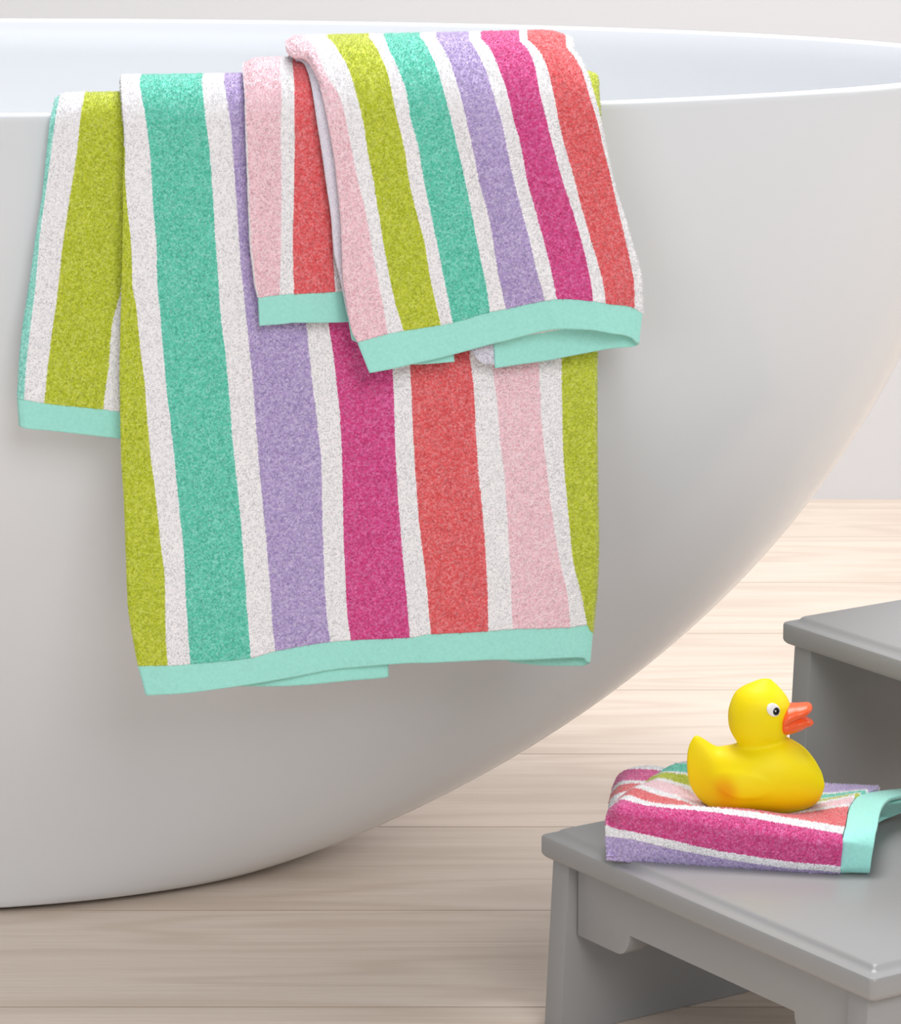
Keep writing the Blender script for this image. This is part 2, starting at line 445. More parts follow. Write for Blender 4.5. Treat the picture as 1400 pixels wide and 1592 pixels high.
# ---- bath towel --------------------------------------------------
BATH_SEQ = 'HWLWTWPWMWCWKWLW'     # selvedge, then the stripes in order
M_BATH = terry('bath towel terry', BATH_SEQ)
bath = empty('bath_towel', (-.08, 2.49, HR))
tag(bath, 'large striped terry towel draped over the tub rim, hanging lowest, beneath the smaller towel', 'towel')
L1 = Layer(.0085, .0190, .6385)
flap = [
 dict(u=0., pts=[(83, 157), (76, 200), (70, 260), (64, 314), (57, 357), (51, 400), (43, 457), (34, 514), (28.6, 571), (26, 620)], hem=(29, 663)),
 dict(u=1., pts=[(90, 157), (84, 194), (76, 260), (68.6, 314), (61, 371), (58.6, 400), (53, 457), (46, 514), (40, 571), (37, 621)], hem=(40, 666)),
 dict(u=2., pts=[(130, 154), (123, 200), (116, 260), (107, 314), (98.6, 371), (94, 406), (88.6, 457), (81, 514), (74, 571), (68.6, 627)], hem=(70, 669)),
 dict(u=3., pts=[(212, 154), (207, 200), (200, 314), (194, 400), (188.6, 448), (183, 471), (174, 508), (168.6, 571), (160, 637)], hem=(162, 680)),
 dict(u=4., pts=[(252, 154), (247, 200), (240, 314), (230, 448), (215, 520), (207, 571), (198, 642)], hem=(199, 684)),
 dict(u=4.4, pts=[(285, 154), (280, 200), (270, 314), (255, 448), (240, 520), (230, 571), (222, 645)], hem=(223, 688)),
]
b1, h1 = hang(L1, flap, rip=lambda X, S, U: -.0012 * np.sin(S * 18 + U * 1.3) * sm(.04, .2, S) - .002 * np.sin(U * 1.6) * sm(.02, .25, S))
L2 = Layer(.0195, .028, .6500)
main = [
 dict(u=2.25, pts=[(187, 124), (189, 157), (193, 214), (191, 280), (191, 314), (190, 400), (187, 514), (186, 600), (188, 700), (193, 786), (197, 900), (199, 940), (205.7, 986), (214.6, 1034)], hem=(227, 1080)),
 dict(u=3., pts=[(188, 124), (190, 157), (194, 214), (194, 268), (197, 314), (204, 386), (206, 443), (211, 471), (218.6, 543), (225.7, 600), (230, 657), (234, 700), (243, 771), (250, 843), (257, 900), (258, 971), (261, 1032)], hem=(267, 1077)),
 dict(u=4., pts=[(216, 131), (226, 186), (233, 243), (237, 314), (243, 386), (244, 429), (251, 514), (258.6, 600), (268.6, 686), (278.6, 786), (286, 857), (290, 943), (291.6, 971), (296, 1029.6)], hem=(300, 1074)),
 dict(u=5., pts=[(314, 131), (320, 186), (328.6, 271), (334, 357), (337, 400), (343, 486), (353, 571), (361, 671), (376, 829), (383, 929), (390, 1022)], hem=(393, 1063)),
 dict(u=6., pts=[(347, 126), (357, 186), (364, 271), (371, 371), (374, 414), (381, 486), (390, 571), (397, 657), (401, 714), (410, 809), (420, 929), (422, 965), (427, 1014)], hem=(431, 1059)),
 dict(u=7., pts=[(440, 125), (447, 200), (458, 350), (470, 450), (477, 514), (484, 586), (494, 671), (499, 720), (501, 814), (506, 943), (512.5, 1001)], hem=(516, 1045)),
 dict(u=8., pts=[(478, 122), (485, 200), (500, 400), (511, 508), (521, 586), (529, 671), (531, 720), (533, 829), (536, 900), (538, 946), (544.5, 998)], hem=(548, 1041)),
 dict(u=9., pts=[(560, 120), (575, 200), (595, 400), (611, 577), (614, 671), (615, 700), (620, 786), (627, 871), (638, 992)], hem=(640, 1032)),
 dict(u=10., pts=[(595, 120), (610, 200), (625, 400), (637, 571), (641, 657), (644, 714), (651, 814), (660, 886), (669, 985)], hem=(670, 1030)),
 dict(u=11., pts=[(690, 128), (700, 200), (720, 400), (730.6, 551), (736, 600), (740, 686), (742, 714), (750, 800), (757, 900), (759, 980)], hem=(761, 1025)),
 dict(u=12., pts=[(730, 130), (742, 200), (757, 400), (766, 577), (773, 629), (777, 686), (781, 714), (788.6, 814), (793, 900), (796, 976)], hem=(798, 1025)),
 dict(u=13., pts=[(810, 134), (820, 200), (832, 400), (838, 571), (842, 657), (848, 714), (858.6, 800), (870, 871), (883, 929), (886, 974)], hem=(888, 1022)),
 dict(u=14., pts=[(855, 138), (862, 200), (870, 400), (872, 560), (873, 657), (875, 714), (883, 800), (890, 871), (904, 929), (912, 972)], hem=(909, 1025)),
 dict(u=14.5, pts=[(931, 148), (933, 175), (930, 350), (928, 549), (928, 686), (929, 757), (930, 871), (927, 930), (922, 980)], hem=(918, 1029)),
]
backR = dict(rw=.0056, du=.4, cols=[
 dict(u=15.2, pts=[(900, 142), (905, 300), (905, 600), (905, 870), (905, 990)], hem=(905, 1034)),
 dict(u=15.8, pts=[(840, 142), (845, 300), (845, 600), (845, 870), (845, 989)], hem=(845, 1034)),
 dict(u=15.95, pts=[(790, 142), (790, 300), (790, 600), (790, 870), (790, 985)], hem=(790, 1028)),
])
def rip_b(X, S, U):
    k = sm(.03, .35, S) * (1 - sm(14.55, 15.1, U))
    return k * (-.0035 * np.sin((U - 3) * .95 + S * 2) - .0022 * np.sin((U - 2) * .55 + 1.2)) - .004 * np.exp(-((U - 12.6) / 1.0) ** 2) * sm(.1, .33, S)
S268 = L2.inv(194, 275)[1]
b2, h2 = hang(L2, main, rip=rip_b, right=backR, umod=lambda S, U: np.maximum(U, 2.25 + .82 * (1 - sm(S268 - .03, S268 + .02, S))))
# folded-back layer whose band peeks out below the front
L2b = Layer(.0118, .0225, .6440)
backl = [
 dict(u=9., pts=[(240, 140), (245, 400), (250, 800), (262, 1022)], hem=(266, 1066)),
 dict(u=10., pts=[(330, 140), (335, 400), (345, 800), (350, 1026)], hem=(352, 1067)),
 dict(u=11., pts=[(420, 140), (430, 400), (445, 800), (450, 1026)], hem=(452, 1067)),
 dict(u=12., pts=[(520, 140), (530, 400), (545, 800), (552, 1016)], hem=(553, 1058)),
 dict(u=12.5, pts=[(565, 140), (580, 400), (595, 800), (592, 1012)], hem=(592, 1055)),
 dict(u=13.9, pts=[(580, 140), (592, 400), (605, 800), (603, 1011)], hem=(604, 1053)),
]
b3, h3 = hang(L2b, backl, step=.0018)
link('terry_cloth', join_meshes('terry_cloth', [b1, b2, b3]), M_BATH, bath)
link('hem', h1, M_HEM, bath); link('hem', h2, M_HEM, bath); link('hem', h3, M_HEM, bath)

# ---- hand towel --------------------------------------------------
HAND_SEQ = 'KWLWTWPWMWCWKWCWV'
M_HAND = terry('hand towel terry', HAND_SEQ)
hand = empty('hand_towel', (-.02, 2.46, .66))
tag(hand, 'smaller striped terry towel draped over the larger one on the tub rim, hem flaring open', 'towel')
L3 = Layer(.0300, .0365, .6605)
hl = [
 dict(u=12.0, pts=[(376, 100), (380, 155), (384, 243), (390, 386), (393, 410), (397, 443), (402, 463)], hem=(404, 507)),
 dict(u=13.0, pts=[(435, 100), (437.5, 155), (436, 205), (437, 275), (436, 400), (434, 459)], hem=(437, 505)),
 dict(u=14.0, pts=[(454, 98), (457, 155), (456.5, 275), (454.5, 400), (456, 457)], hem=(458, 502)),
 dict(u=15.0, pts=[(508, 98), (512, 200), (515, 330), (517.5, 395), (521, 454)], hem=(522, 502)),
 dict(u=15.9, pts=[(530, 98), (534, 200), (538, 330), (544, 400), (550, 453)], hem=(551, 503)),
]
c1, g1 = hang(L3, hl, rip=lambda X, S, U: .0016 * np.sin((U - 12) * 1.7) * sm(.02, .12, S) + .0045 * sm(14.2, 15.9, U) * sm(0, .1, S))
# pale under-layer showing as a plain strip at the left edge of the front panel
L4 = Layer(.0385, .0440, .6665)
ul = [
 dict(u=16.05, pts=[(458, 83), (468, 87), (476, 101), (484, 134), (493, 191), (500, 234), (507, 284), (515, 340), (519, 391), (528, 430), (541, 494)], hem=(547, 529)),
 dict(u=16.5, pts=[(480, 83), (491, 101), (506, 134), (520, 191), (529, 234), (536, 284), (543, 340), (550, 391), (560, 430), (577, 508)], hem=(585, 548)),
 dict(u=16.8, pts=[(530, 75), (545, 101), (560, 160), (575, 234), (590, 284), (600, 340), (612, 400), (640, 522)], hem=(650, 567)),
 dict(u=16.95, pts=[(580, 75), (595, 101), (615, 160), (630, 234), (645, 284), (660, 340), (672, 400), (702, 520)], hem=(706.5, 563)),
]
c2, g2 = hang(L4, ul, step=.0015, th=.0028, amp=.00008)
L5 = Layer(.0450, .0500, .6750)
hm = [
 dict(u=0., pts=[(443, 64), (458, 79), (473, 84), (484, 101), (495, 127), (506, 170), (514, 213), (519, 241), (524, 284), (530, 349), (533, 430), (539, 471), (547, 515), (555, 532)], hem=(574, 580)),
 dict(u=1., pts=[(472, 60), (490, 80), (505.7, 116), (527, 153), (537, 191), (545, 234), (553, 274), (566, 327), (576, 381), (584, 425), (593, 471), (601, 519)], hem=(611, 573)),
 dict(u=2., pts=[(503, 58), (521, 78), (538, 110), (551, 149), (561, 191), (568, 234), (577.5, 284), (587, 340), (595, 391), (602, 430), (611, 471), (624, 515)], hem=(635, 568)),
 dict(u=3., pts=[(572, 59), (589, 84), (602, 116), (613, 170), (623, 213), (628.5, 237), (635, 284), (647, 334), (659, 381), (666, 425), (674, 463), (684, 506)], hem=(694, 555)),
 dict(u=4., pts=[(592.5, 56), (602, 78), (617, 110), (630, 149), (636, 187), (647, 230), (656, 284), (668, 340), (678, 387), (686, 430), (693, 463), (701, 503)], hem=(712, 550)),
 dict(u=5., pts=[(651, 58), (666, 80), (679, 110), (690, 149), (701, 191), (710.5, 233), (720, 274), (731, 327), (741, 381), (749, 420), (754, 443), (760, 485)], hem=(768, 534)),
 dict(u=6., pts=[(675, 60), (690, 82), (702, 112), (712, 145), (721, 181), (732, 228), (743, 284), (755, 327), (765, 381), (772, 425), (776, 443), (783, 480)], hem=(791, 528)),
 dict(u=7., pts=[(728, 63), (741, 82), (756, 116), (766, 149), (779, 191), (788, 236), (796, 274), (810, 327), (824, 381), (834, 425), (840, 443), (845, 466)], hem=(849, 513)),
 dict(u=8., pts=[(745, 60), (760, 78), (773, 106), (786, 144), (797.5, 191), (808, 230), (816, 274), (829, 323), (844, 379), (854, 420), (858, 440), (863, 463)], hem=(868, 510)),
 dict(u=9., pts=[(807, 64), (822, 82), (831, 106), (838, 144), (850, 191), (861, 234), (872, 274), (889, 327), (902, 370), (913, 415), (917, 435), (921, 466)], hem=(922, 511)),
 dict(u=10., pts=[(818, 62), (839, 84), (850, 110), (858.6, 149), (869, 202), (877, 232), (887, 267), (901, 319), (917, 374), (929, 415), (934, 435), (939, 469)], hem=(939, 514)),
 dict(u=11., pts=[(880, 68), (893, 84), (906, 112), (916, 149), (929, 191), (938, 232), (947, 267), (958, 316), (971, 370), (981, 415), (985, 440), (986, 479)], hem=(984, 527)),
 dict(u=11.35, pts=[(892, 64), (903.6, 80), (914, 110), (923, 146), (936, 200), (942.5, 234), (956, 295), (971, 340), (984, 385), (993, 415), (998, 441), (999, 484)], hem=(994, 532)),
]
backH = dict(rw=.0052, du=.4, cols=[
 dict(u=11.85, pts=[(880, 70), (925, 250), (955, 400), (965, 495)], hem=(962, 540)),
 dict(u=11.9, pts=[(840, 70), (880, 250), (900, 400), (908, 503)], hem=(905, 549)),
 dict(u=11.93, pts=[(780, 70), (820, 250), (840, 400), (850, 514)], hem=(848, 560)),
 dict(u=11.96, pts=[(720, 70), (760, 250), (780, 400), (795, 523)], hem=(792, 568)),
 dict(u=11.98, pts=[(690, 70), (730, 250), (750, 400), (766, 527)], hem=(768, 572)),
])
def rip_h(X, S, U):
    k = sm(.06, .2, S)
    r = -.0065 * np.exp(-((U - 6.6 - (S - .1) * 6) / .9) ** 2) * sm(.03, .12, S) * (1 - sm(.16, .24, S))
    r = r - .0075 * np.exp(-((U - 8.8) / .8) ** 2) * np.exp(-((S - .115) / .045) ** 2)
    r = r - .009 * np.exp(-((U - 9.0) / 2.0) ** 2) * sm(.14, .225, S)
    r = r - .0016 * np.sin(U * 1.25 + .6) * k
    return np.where(U > 11.2, 0, r) * (1 - sm(10.2, 11.1, U))
c3, g3 = hang(L5, hm, rip=rip_h, right=backH)
L5b = Layer(.0450 - .0096, .0500 - .0096, .6750 - .0096)
end = [dict(u=16.1, pts=[(700, 75), (722, 400), (733, 547)], hem=(733, 552)), dict(u=16.5, pts=[(715, 75), (738, 400), (750, 565)], hem=(750, 569)), dict(u=16.9, pts=[(732, 75), (756, 400), (770, 567)], hem=(770, 571))]
c4, _g = hang(L5b, end, step=.0015)
bpy.data.meshes.remove(_g)
link('terry_cloth', join_meshes('terry_cloth', [c1, c2, c3, c4]), M_HAND, hand)
link('hem', g1, M_HEM, hand); link('hem', g2, M_HEM, hand); link('hem', g3, M_HEM, hand)

# ------------------------------------------------------------------ step stool
ZL, ZU = .142, .263
cor = at_z(838, 1287, ZL)                              # lower tread, far left corner of its front edge
e1 = np.array([-3930., F / CT]); e1 = -e1 / np.linalg.norm(e1)      # along the front edge, towards the viewer
e2 = np.array([-e1[1], e1[0]])                         # into the stool
rz = math.atan2(e1[1], e1[0])
near_c = at_z(1354, 1512.5, ZL); LEN = float(np.dot(near_c[:2] - cor[:2], e1))
stool = empty('step_stool', (cor[0], cor[1], 0), rz)
tag(stool, 'grey painted two step wooden stool standing on the floor beside the bathtub', 'step stool')
M_STOOL = paint_mat('grey satin paint', (155, 154, 154), .34, .05, .5, 120)
def W2(a, b, z): return cor[0] + a * e1[0] + b * e2[0], cor[1] + a * e1[1] + b * e2[1], z
def rrect(a0, a1, b0, b1, z, r, n=5):
    out = []
    for cx, cy, s in ((a1 - r, b1 - r, 0), (a0 + r, b1 - r, 90), (a0 + r, b0 + r, 180), (a1 - r, b0 + r, 270)):
        for k in range(n + 1):
            t = math.radians(s + 90 * k / n); out.append((cx + r * math.cos(t), cy + r * math.sin(t), z))
    return out
def tread(name, a0, a1, b0, b1, zt, parent):
    prof = [(.006, -.0205), (.0022, -.0198), (.0006, -.0182), (0, -.0165), (0, -.0062), (.0006, -.005), (.002, -.0044),
            (.0045, -.0042), (.0068, -.0036), (.0084, -.0022), (.0094, -.0008), (.011, 0)]
    rings = [rrect(a0 + i, a1 - i, b0 + i, b1 - i, zt + z, max(.004 - i * .1, .002)) for i, z in prof]
    V, Fs = loft(rings)
    me = pydata(name, V, Fs)
    o = link(name, me, M_STOOL, parent, smooth=True, world=False)
    me.set_sharp_from_angle(angle=math.radians(28))
    return o
DEP_L = .250
up_c = None
# offset of the upper tread behind the lower one's front edge
best = None
for k in range(400):
    s_ = .12 + k * .0004
    p = W2(0, s_, ZU); x, y = proj(*p)
    if best is None or abs(x - 1213) < best[0]: best = (abs(x - 1213), s_, y)
OFF_U = best[1]
for ztry in np.linspace(.2, .32, 1201):
    for_ = None
# solve height and offset together
bb = 1e9
for s_ in np.linspace(.12, .28, 161):
    for z_ in np.linspace(.2, .32, 121):
        x, y = proj(*W2(0, s_, z_)); e = (x - 1213.5) ** 2 + (y - 957) ** 2
        if e < bb: bb, OFF_U, ZU = e, s_, z_
tread('lower_tread', 0, LEN, 0, OFF_U + .03, ZL, stool)
tread('upper_tread', 0, LEN, OFF_U, OFF_U + .22, ZU, stool)
def prism(name, poly, plane, t0, t1, bevel=.0015, world=False):
    """poly in (b,z) extruded along a (plane 'bz'), or (a,z) extruded along b (plane 'az')"""
    bm = bmesh.new()
    def P(p, t): return (t, p[0], p[1]) if plane == 'bz' else (p[0], t, p[1])
    lo = [bm.verts.new(P(p, t0)) for p in poly]; hi = [bm.verts.new(P(p, t1)) for p in poly]
    n = len(poly); bm.faces.new(lo); bm.faces.new(hi[::-1])
    for i in range(n): bm.faces.new((lo[i], hi[i], hi[(i + 1) % n], lo[(i + 1) % n]))
    bmesh.ops.recalc_face_normals(bm, faces=bm.faces)
    if bevel:
        ed = [e for e in bm.edges if e.calc_face_angle(0) > .5]
        bmesh.ops.bevel(bm, geom=ed, offset=bevel, segments=2, profile=.6, affect='EDGES', clamp_overlap=True)
    me = bpy.data.meshes.new(name); bm.to_mesh(me); bm.free()
    o = link(name, me, M_STOOL, stool, smooth=True, world=False); me.set_sharp_from_angle(angle=math.radians(35))
    return o
SLAB = .0205
zt, zu = ZL - SLAB, ZU - SLAB
FI = .005           # panel front edge behind tread front
LEAN = .055         # front edges kick forward going down
PT = .019
A_IN = .009
def panel_poly():
    bk = OFF_U + .205
    p = [(FI - LEAN * zt, 0), (FI, zt), (OFF_U + FI - LEAN * (zu - ZL) + 0, zt), (OFF_U + FI, zu), (bk, zu), (bk + LEAN * .4 * zu, 0)]
    # arched cut-out at the foot
    c0, c1, hh = .09, bk - .07, .045
    arch = [(c1, 0)] + [(c1 - .02 * (1 - math.cos(t)), hh * math.sin(t)) for t in np.linspace(0.3, math.pi / 2, 6)] + \
           [(c0 + .02 * (1 - math.cos(t)), hh * math.sin(t)) for t in np.linspace(math.pi / 2, .3, 6)] + [(c0, 0)]
    return p
pp = panel_poly()
prism('side_panel', pp, 'bz', A_IN, A_IN + PT)
prism('side_panel', pp, 'bz', LEN - A_IN - PT, LEN - A_IN)
# apron with stepped, scalloped lower edge
def apron(a0, a1, ztop, b0, b1, drop, up):
    r = .0115; tab = .046
    pts = [(a0, ztop), (a0, ztop - drop)]
    pts.append((a0 + tab, ztop - drop))
    for t in np.linspace(0, math.pi / 2, 7)[0:]:
        pts.append((a0 + tab + r * math.sin(t) * 1.2, ztop - drop + up * (1 - math.cos(t))))
    ctr = [(a1 - (x - a0), z) for x, z in pts[::-1]]
    return pts + ctr
poly = apron(A_IN + PT + .0022, LEN - A_IN - PT - .0004, zt, 0, 0, .050, .0165)
q = []
for p in poly:
    if not q or (abs(p[0] - q[-1][0]) + abs(p[1] - q[-1][1]) > 1e-5): q.append(p)
prism('front_apron', q, 'az', FI + .006, FI + .024, bevel=.001)
prism('back_rail', [(A_IN + PT, zu), (A_IN + PT, zu - .05), (LEN - A_IN - PT, zu - .05), (LEN - A_IN - PT, zu)], 'az', OFF_U + .18, OFF_U + .198, bevel=.001)

# ------------------------------------------------------------------ washcloth folded on the lower tread
WASH_SEQ = 'PWMWCWKWLWTWPW'
M_WASH = terry('washcloth terry', WASH_SEQ)
wash = empty('washcloth', (.18, 2.41, ZL))
tag(wash, 'folded striped terry washcloth lying on the lower step of the grey stool', 'washcloth')
def net_surface(rows, us, nu, nv):
    """rows: list of lists of 3D points (same length); smooth surface through them"""
    A = np.array(rows, float)                      # (R, C, 3)
    R, C = A.shape[:2]
    tr = np.concatenate([[0], np.cumsum(np.linalg.norm(np.diff(A, axis=0), axis=2).mean(1))])
    tc = np.concatenate([[0], np.cumsum(np.linalg.norm(np.diff(A, axis=1), axis=2).mean(0))])
    ri = np.linspace(0, tr[-1], nv); ci = np.linspace(0, tc[-1], nu)
    B = pchip(tr, A.reshape(R, -1), ri).reshape(nv, C, 3)
    B = pchip(tc, B.transpose(1, 0, 2).reshape(C, -1), ci).reshape(nu, nv, 3).transpose(1, 0, 2)
    U = np.interp(ri, tr, us)
    return B, np.broadcast_to(U[:, None], (nv, nu)), np.broadcast_to(ci[None], (nv, nu))
def yb(x): return 2.372 - .034 * (x - 940) / 367
# rows are stripe borders from the bottom front edge up, over and back; (px, py, Y)
xs = [941, 975, 1040, 1091, 1160, 1229, 1306]
def R_(ps, dy): return [at_y(x, y, yb(x) + d) for (x, y), d in zip(ps, dy if hasattr(dy, '__len__') else [dy] * len(ps))]
rowsW = [
 [np.array([*at_z(x, y - 6, ZL + .005)[:2] + np.array([0, .018]), ZL + .0046]) for x, y in [(950, 1338), (985, 1340), (1040, 1343), (1091, 1348), (1160, 1352), (1229, 1356), (1306, 1359)]],
 R_([(942, 1337), (975, 1340), (1040, 1343), (1091, 1347), (1160, 1351), (1229, 1355.5), (1306, 1358)], .001),
 R_([(941, 1300), (975, 1304), (1040, 1319), (1091, 1329), (1160, 1341), (1229, 1350), (1306, 1356)], [.004, -.002, -.003, -.003, -.003, -.003, -.001]),
 R_([(940, 1285), (975, 1293), (1040, 1307), (1091, 1319), (1160, 1331), (1229, 1341), (1306, 1348)], [.006, -.001, -.004, -.004, -.004, -.004, -.003]),
 R_([(943, 1267), (960, 1262), (1030, 1275), (1091, 1285), (1160, 1297), (1229, 1306), (1309, 1317)], [.012, .000, -.005, -.005, -.005, -.005, -.004]),
 R_([(948, 1257), (971, 1244), (1014, 1254), (1090, 1261), (1160, 1271), (1229, 1283), (1309, 1297)], [.022, .010, .004, .004, .004, .004, .004]),
 R_([(956, 1249), (979, 1238), (1020, 1250), (1090, 1255), (1160, 1262), (1229, 1273), (1312, 1287)], [.034, .022, .012, .013, .013, .013, .012]),
 R_([(968, 1238), (990, 1226), (1035, 1240), (1100, 1252), (1160, 1257), (1225, 1265), (1318, 1254)], [.050, .043, .032, .034, .036, .040, .066]),
 R_([(974, 1234), (1000, 1222), (1044, 1235), (1103, 1250), (1160, 1255), (1228, 1262), (1320, 1250)], [.058, .050, .040, .038, .040, .046, .074]),
 R_([(998, 1223), (1022, 1214), (1057, 1223), (1107, 1244), (1160, 1250), (1240, 1253), (1326, 1240)], [.075, .070, .066, .060, .060, .068, .094]),
 R_([(1003, 1219), (1027, 1211), (1062, 1220), (1110, 1240), (1162, 1247), (1245, 1250), (1328, 1237)], [.082, .078, .073, .066, .066, .075, .101]),
 R_([(1015, 1208), (1036, 1202), (1066, 1205), (1115, 1222), (1170, 1238), (1255, 1245), (1336, 1234)], [.103, .098, .094, .090, .088, .092, .108]),
 R_([(1020, 1206), (1040, 1200), (1070, 1202), (1118, 1218), (1172, 1235), (1260, 1243), (1338, 1233)], [.108, .103, .099, .096, .094, .097, .110]),
 R_([(1035, 1195), (1052, 1188), (1078, 1188), (1125, 1202), (1180, 1222), (1268, 1236), (1345, 1229)], [.125, .121, .119, .117, .115, .110, .116]),
 R_([(1040, 1194), (1055, 1187), (1082, 1186), (1130, 1199), (1184, 1219), (1272, 1233), (1348, 1228)], [.128, .125, .123, .122, .120, .115, .119]),
 R_([(1048, 1196), (1066, 1188), (1095, 1187), (1140, 1198), (1195, 1212), (1285, 1219), (1366, 1223)], [.136, .136, .136, .136, .136, .140, .140]),
 R_([(1050, 1208), (1068, 1202), (1097, 1202), (1142, 1212), (1197, 1224), (1287, 1232), (1368, 1236)], [.142, .144, .144, .145, .145, .147, .147]),
]
usW = [0.0, .1, 1, 2, 2.5, 3, 4, 5, 6, 7, 8, 9, 10, 11, 12, 12.95, 13.5]
P_, U_, V_ = net_surface(rowsW, usW, 330, 250)
# the toy presses a hollow into the cloth
_dx = (P_[..., 0] - at_y(1172, 1250, 2.405)[0]) / .047; _dy = (P_[..., 1] - 2.405) / .030
_lim = .1632 + .0115 * np.sqrt(_dx ** 4 + _dy ** 4)
P_ = P_.copy(); _top = P_[..., 1] > 2.352
P_[..., 2] = np.where(_top, -np.log(np.exp(-P_[..., 2] * 1500) + np.exp(-_lim * 1500)) / 1500, P_[..., 2])
me1 = cloth_mesh('w1', P_[:, ::-1], U_[:, ::-1], V_[:, ::-1], .0042, .0002)
# wrap of the upper layer at its left end (the fold that turns underneath)
def left_wrap(A, k0, k1):
    A = np.array(A)
    base = A[k0:k1, 0]; nxt = A[k0:k1, 1]
    cols = [base]
    dirn = (base - nxt); dirn[:, 2] = 0; dirn /= np.maximum(np.linalg.norm(dirn, axis=1, keepdims=True), 1e-9)
    for dx, dz in ((.0028, -.0028), (.0035, -.006), (.0028, -.009), (.000, -.0115), (-.006, -.0125), (-.02, -.013)):
        kf = sm(0, 3, np.arange(len(base)))[:, None]
        c = base + dirn * dx * kf + np.array([0, 0, dz]) * np.maximum(kf, .25); c[:, 2] = np.maximum(c[:, 2], ZL + .005)
        c[:, 0] += (1 - kf[:, 0]) * -dz * .6; cols.append(c)
    return np.stack(cols, 1)
lw = left_wrap(rowsW, 3, 16)
Pw, Uw, Vw = net_surface([list(r) for r in lw], usW[3:16], 40, 200)
me2 = cloth_mesh('w2', Pw, Uw, Vw, .003, .0002)
# lower layers bulging out at the back left corner
def LR(ps): return [at_z(x, y, z) for x, y, z in ps]
lump = [
 LR([(960, 1225, ZL + .005), (972, 1206, .157), (990, 1193, .166), (1016, 1191, .168), (1050, 1198, .168), (1090, 1205, .165)]),
 LR([(954, 1225, ZL + .005), (963, 1206, .157), (987, 1196, .168), (1016, 1197, .170), (1048, 1203, .170), (1090, 1210, .166)]),
 LR([(951, 1232, ZL + .005), (957, 1222, .156), (971, 1214, .167), (997, 1214, .170), (1040, 1217, .170), (1090, 1222, .166)]),
 LR([(950, 1236, ZL + .005), (956, 1228, .156), (971, 1219, .167), (1002, 1219, .170), (1040, 1222, .170), (1090, 1228, .166)]),
 LR([(947, 1250, ZL + .005), (952, 1240, .155), (962, 1233, .165), (984, 1229, .168), (1030, 1235, .167), (1090, 1240, .164)]),
 LR([(947, 1262, ZL + .005), (949, 1254, .154), (956, 1246, .162), (980, 1242, .165), (1020, 1248, .164), (1090, 1250, .162)]),
]
Pl, Ul, Vl = net_surface(lump, [.95 + 0, 2.02, 2.98, 4, 4.98, 5.6], 130, 90)
Ul = np.where(Ul < 2, 1.5, Ul)
me3 = cloth_mesh('w3', Pl, Ul, Vl, .004, .0002)
# the layers folded inside: a plain wad that carries the top
link('terry_cloth', join_meshes('terry_cloth', [me1, me2, me3]), M_WASH, wash)
# woven band across the right end, hanging open at the back
hemA = []
left = [(1307, 1358, .000), (1307, 1349, -.003), (1311, 1310, -.003), (1316, 1290, .010), (1321, 1264, .045), (1328, 1248, .080), (1340, 1236, .105), (1366, 1230, .122), (1400, 1226, .135), (1440, 1224, .150)]
right_ = [(1351, 1358, .000), (1353, 1345, -.003), (1357, 1320, -.002), (1362, 1288, .010), (1366, 1268, .040), (1372, 1251, .070), (1384, 1240, .092), (1410, 1234, .108), (1440, 1230, .120), (1475, 1228, .132)]
for (x, y, d), (x2, y2, d2) in zip(left, right_):
    p = at_y(x - 3, y, 2.3395 + d); q_ = at_y(x2, y2, 2.3365 + d2)
    m1 = p * .5 + q_ * .5 + np.array([0, -.0008, .0006])
    hemA.append([p, m1, q_])
Ph, Uh, Vh = net_surface(hemA, list(range(len(hemA))), 40, 150)
me = cloth_mesh('band', Ph[:, ::-1], Uh, Vh, .0026, .00004)
# lower flap of the band, curling under at the back
hemB = []
for (x, y, z), (x2, y2, z2) in zip([(1345, 1278, .146), (1352, 1272, .150), (1358, 1262, .156), (1368, 1252, .161)],
                                   [(1366, 1277, .146), (1385, 1270, .147), (1415, 1258, .151), (1450, 1245, .157)]):
    hemB.append([at_z(x, y, z), (at_z(x, y, z) + at_z(x2, y2, z2)) / 2 + np.array([0, 0, .001]), at_z(x2, y2, z2)])
Pb, Ub, Vb = net_surface(hemB, [0, 1, 2, 3], 50, 50)
mb = cloth_mesh('band2', Pb[:, ::-1], Ub, Vb, .0024, .00004)
link('hem', join_meshes('hem', [me, mb]), M_HEM, wash)

# ------------------------------------------------------------------ rubber duck
M_DUCK, nt, b = new_mat('yellow vinyl', (248, 222, 0), .52, .3)
b.inputs['Subsurface Weight'].default_value = .05; b.inputs['Subsurface Radius'].default_value = (.9, .55, .08); b.inputs['Subsurface Scale'].default_value = .006
geo = N(nt, 'ShaderNodeTexCoord').outputs['Object']
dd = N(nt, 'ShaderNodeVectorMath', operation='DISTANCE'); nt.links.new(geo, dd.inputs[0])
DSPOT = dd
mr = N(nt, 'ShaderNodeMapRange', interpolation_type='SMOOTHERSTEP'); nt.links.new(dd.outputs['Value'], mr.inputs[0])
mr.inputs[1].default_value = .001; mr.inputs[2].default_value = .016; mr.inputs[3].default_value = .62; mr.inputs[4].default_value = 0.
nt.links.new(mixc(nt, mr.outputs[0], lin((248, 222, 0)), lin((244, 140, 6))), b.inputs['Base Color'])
M_BEAK = paint_mat('orange vinyl', (243, 96, 44), .32, .02)
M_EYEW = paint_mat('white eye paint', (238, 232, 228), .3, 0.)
M_EYEB = paint_mat('black eye paint', (16, 16, 20), .25, 0.)
DY = 2.405; DZ0 = .1679
duckpos = at_y(1172, 1250, DY)
duck = empty('rubber_duck', (duckpos[0], DY, DZ0))
tag(duck, 'yellow rubber duck with an open orange beak sitting on the folded washcloth', 'rubber duck')
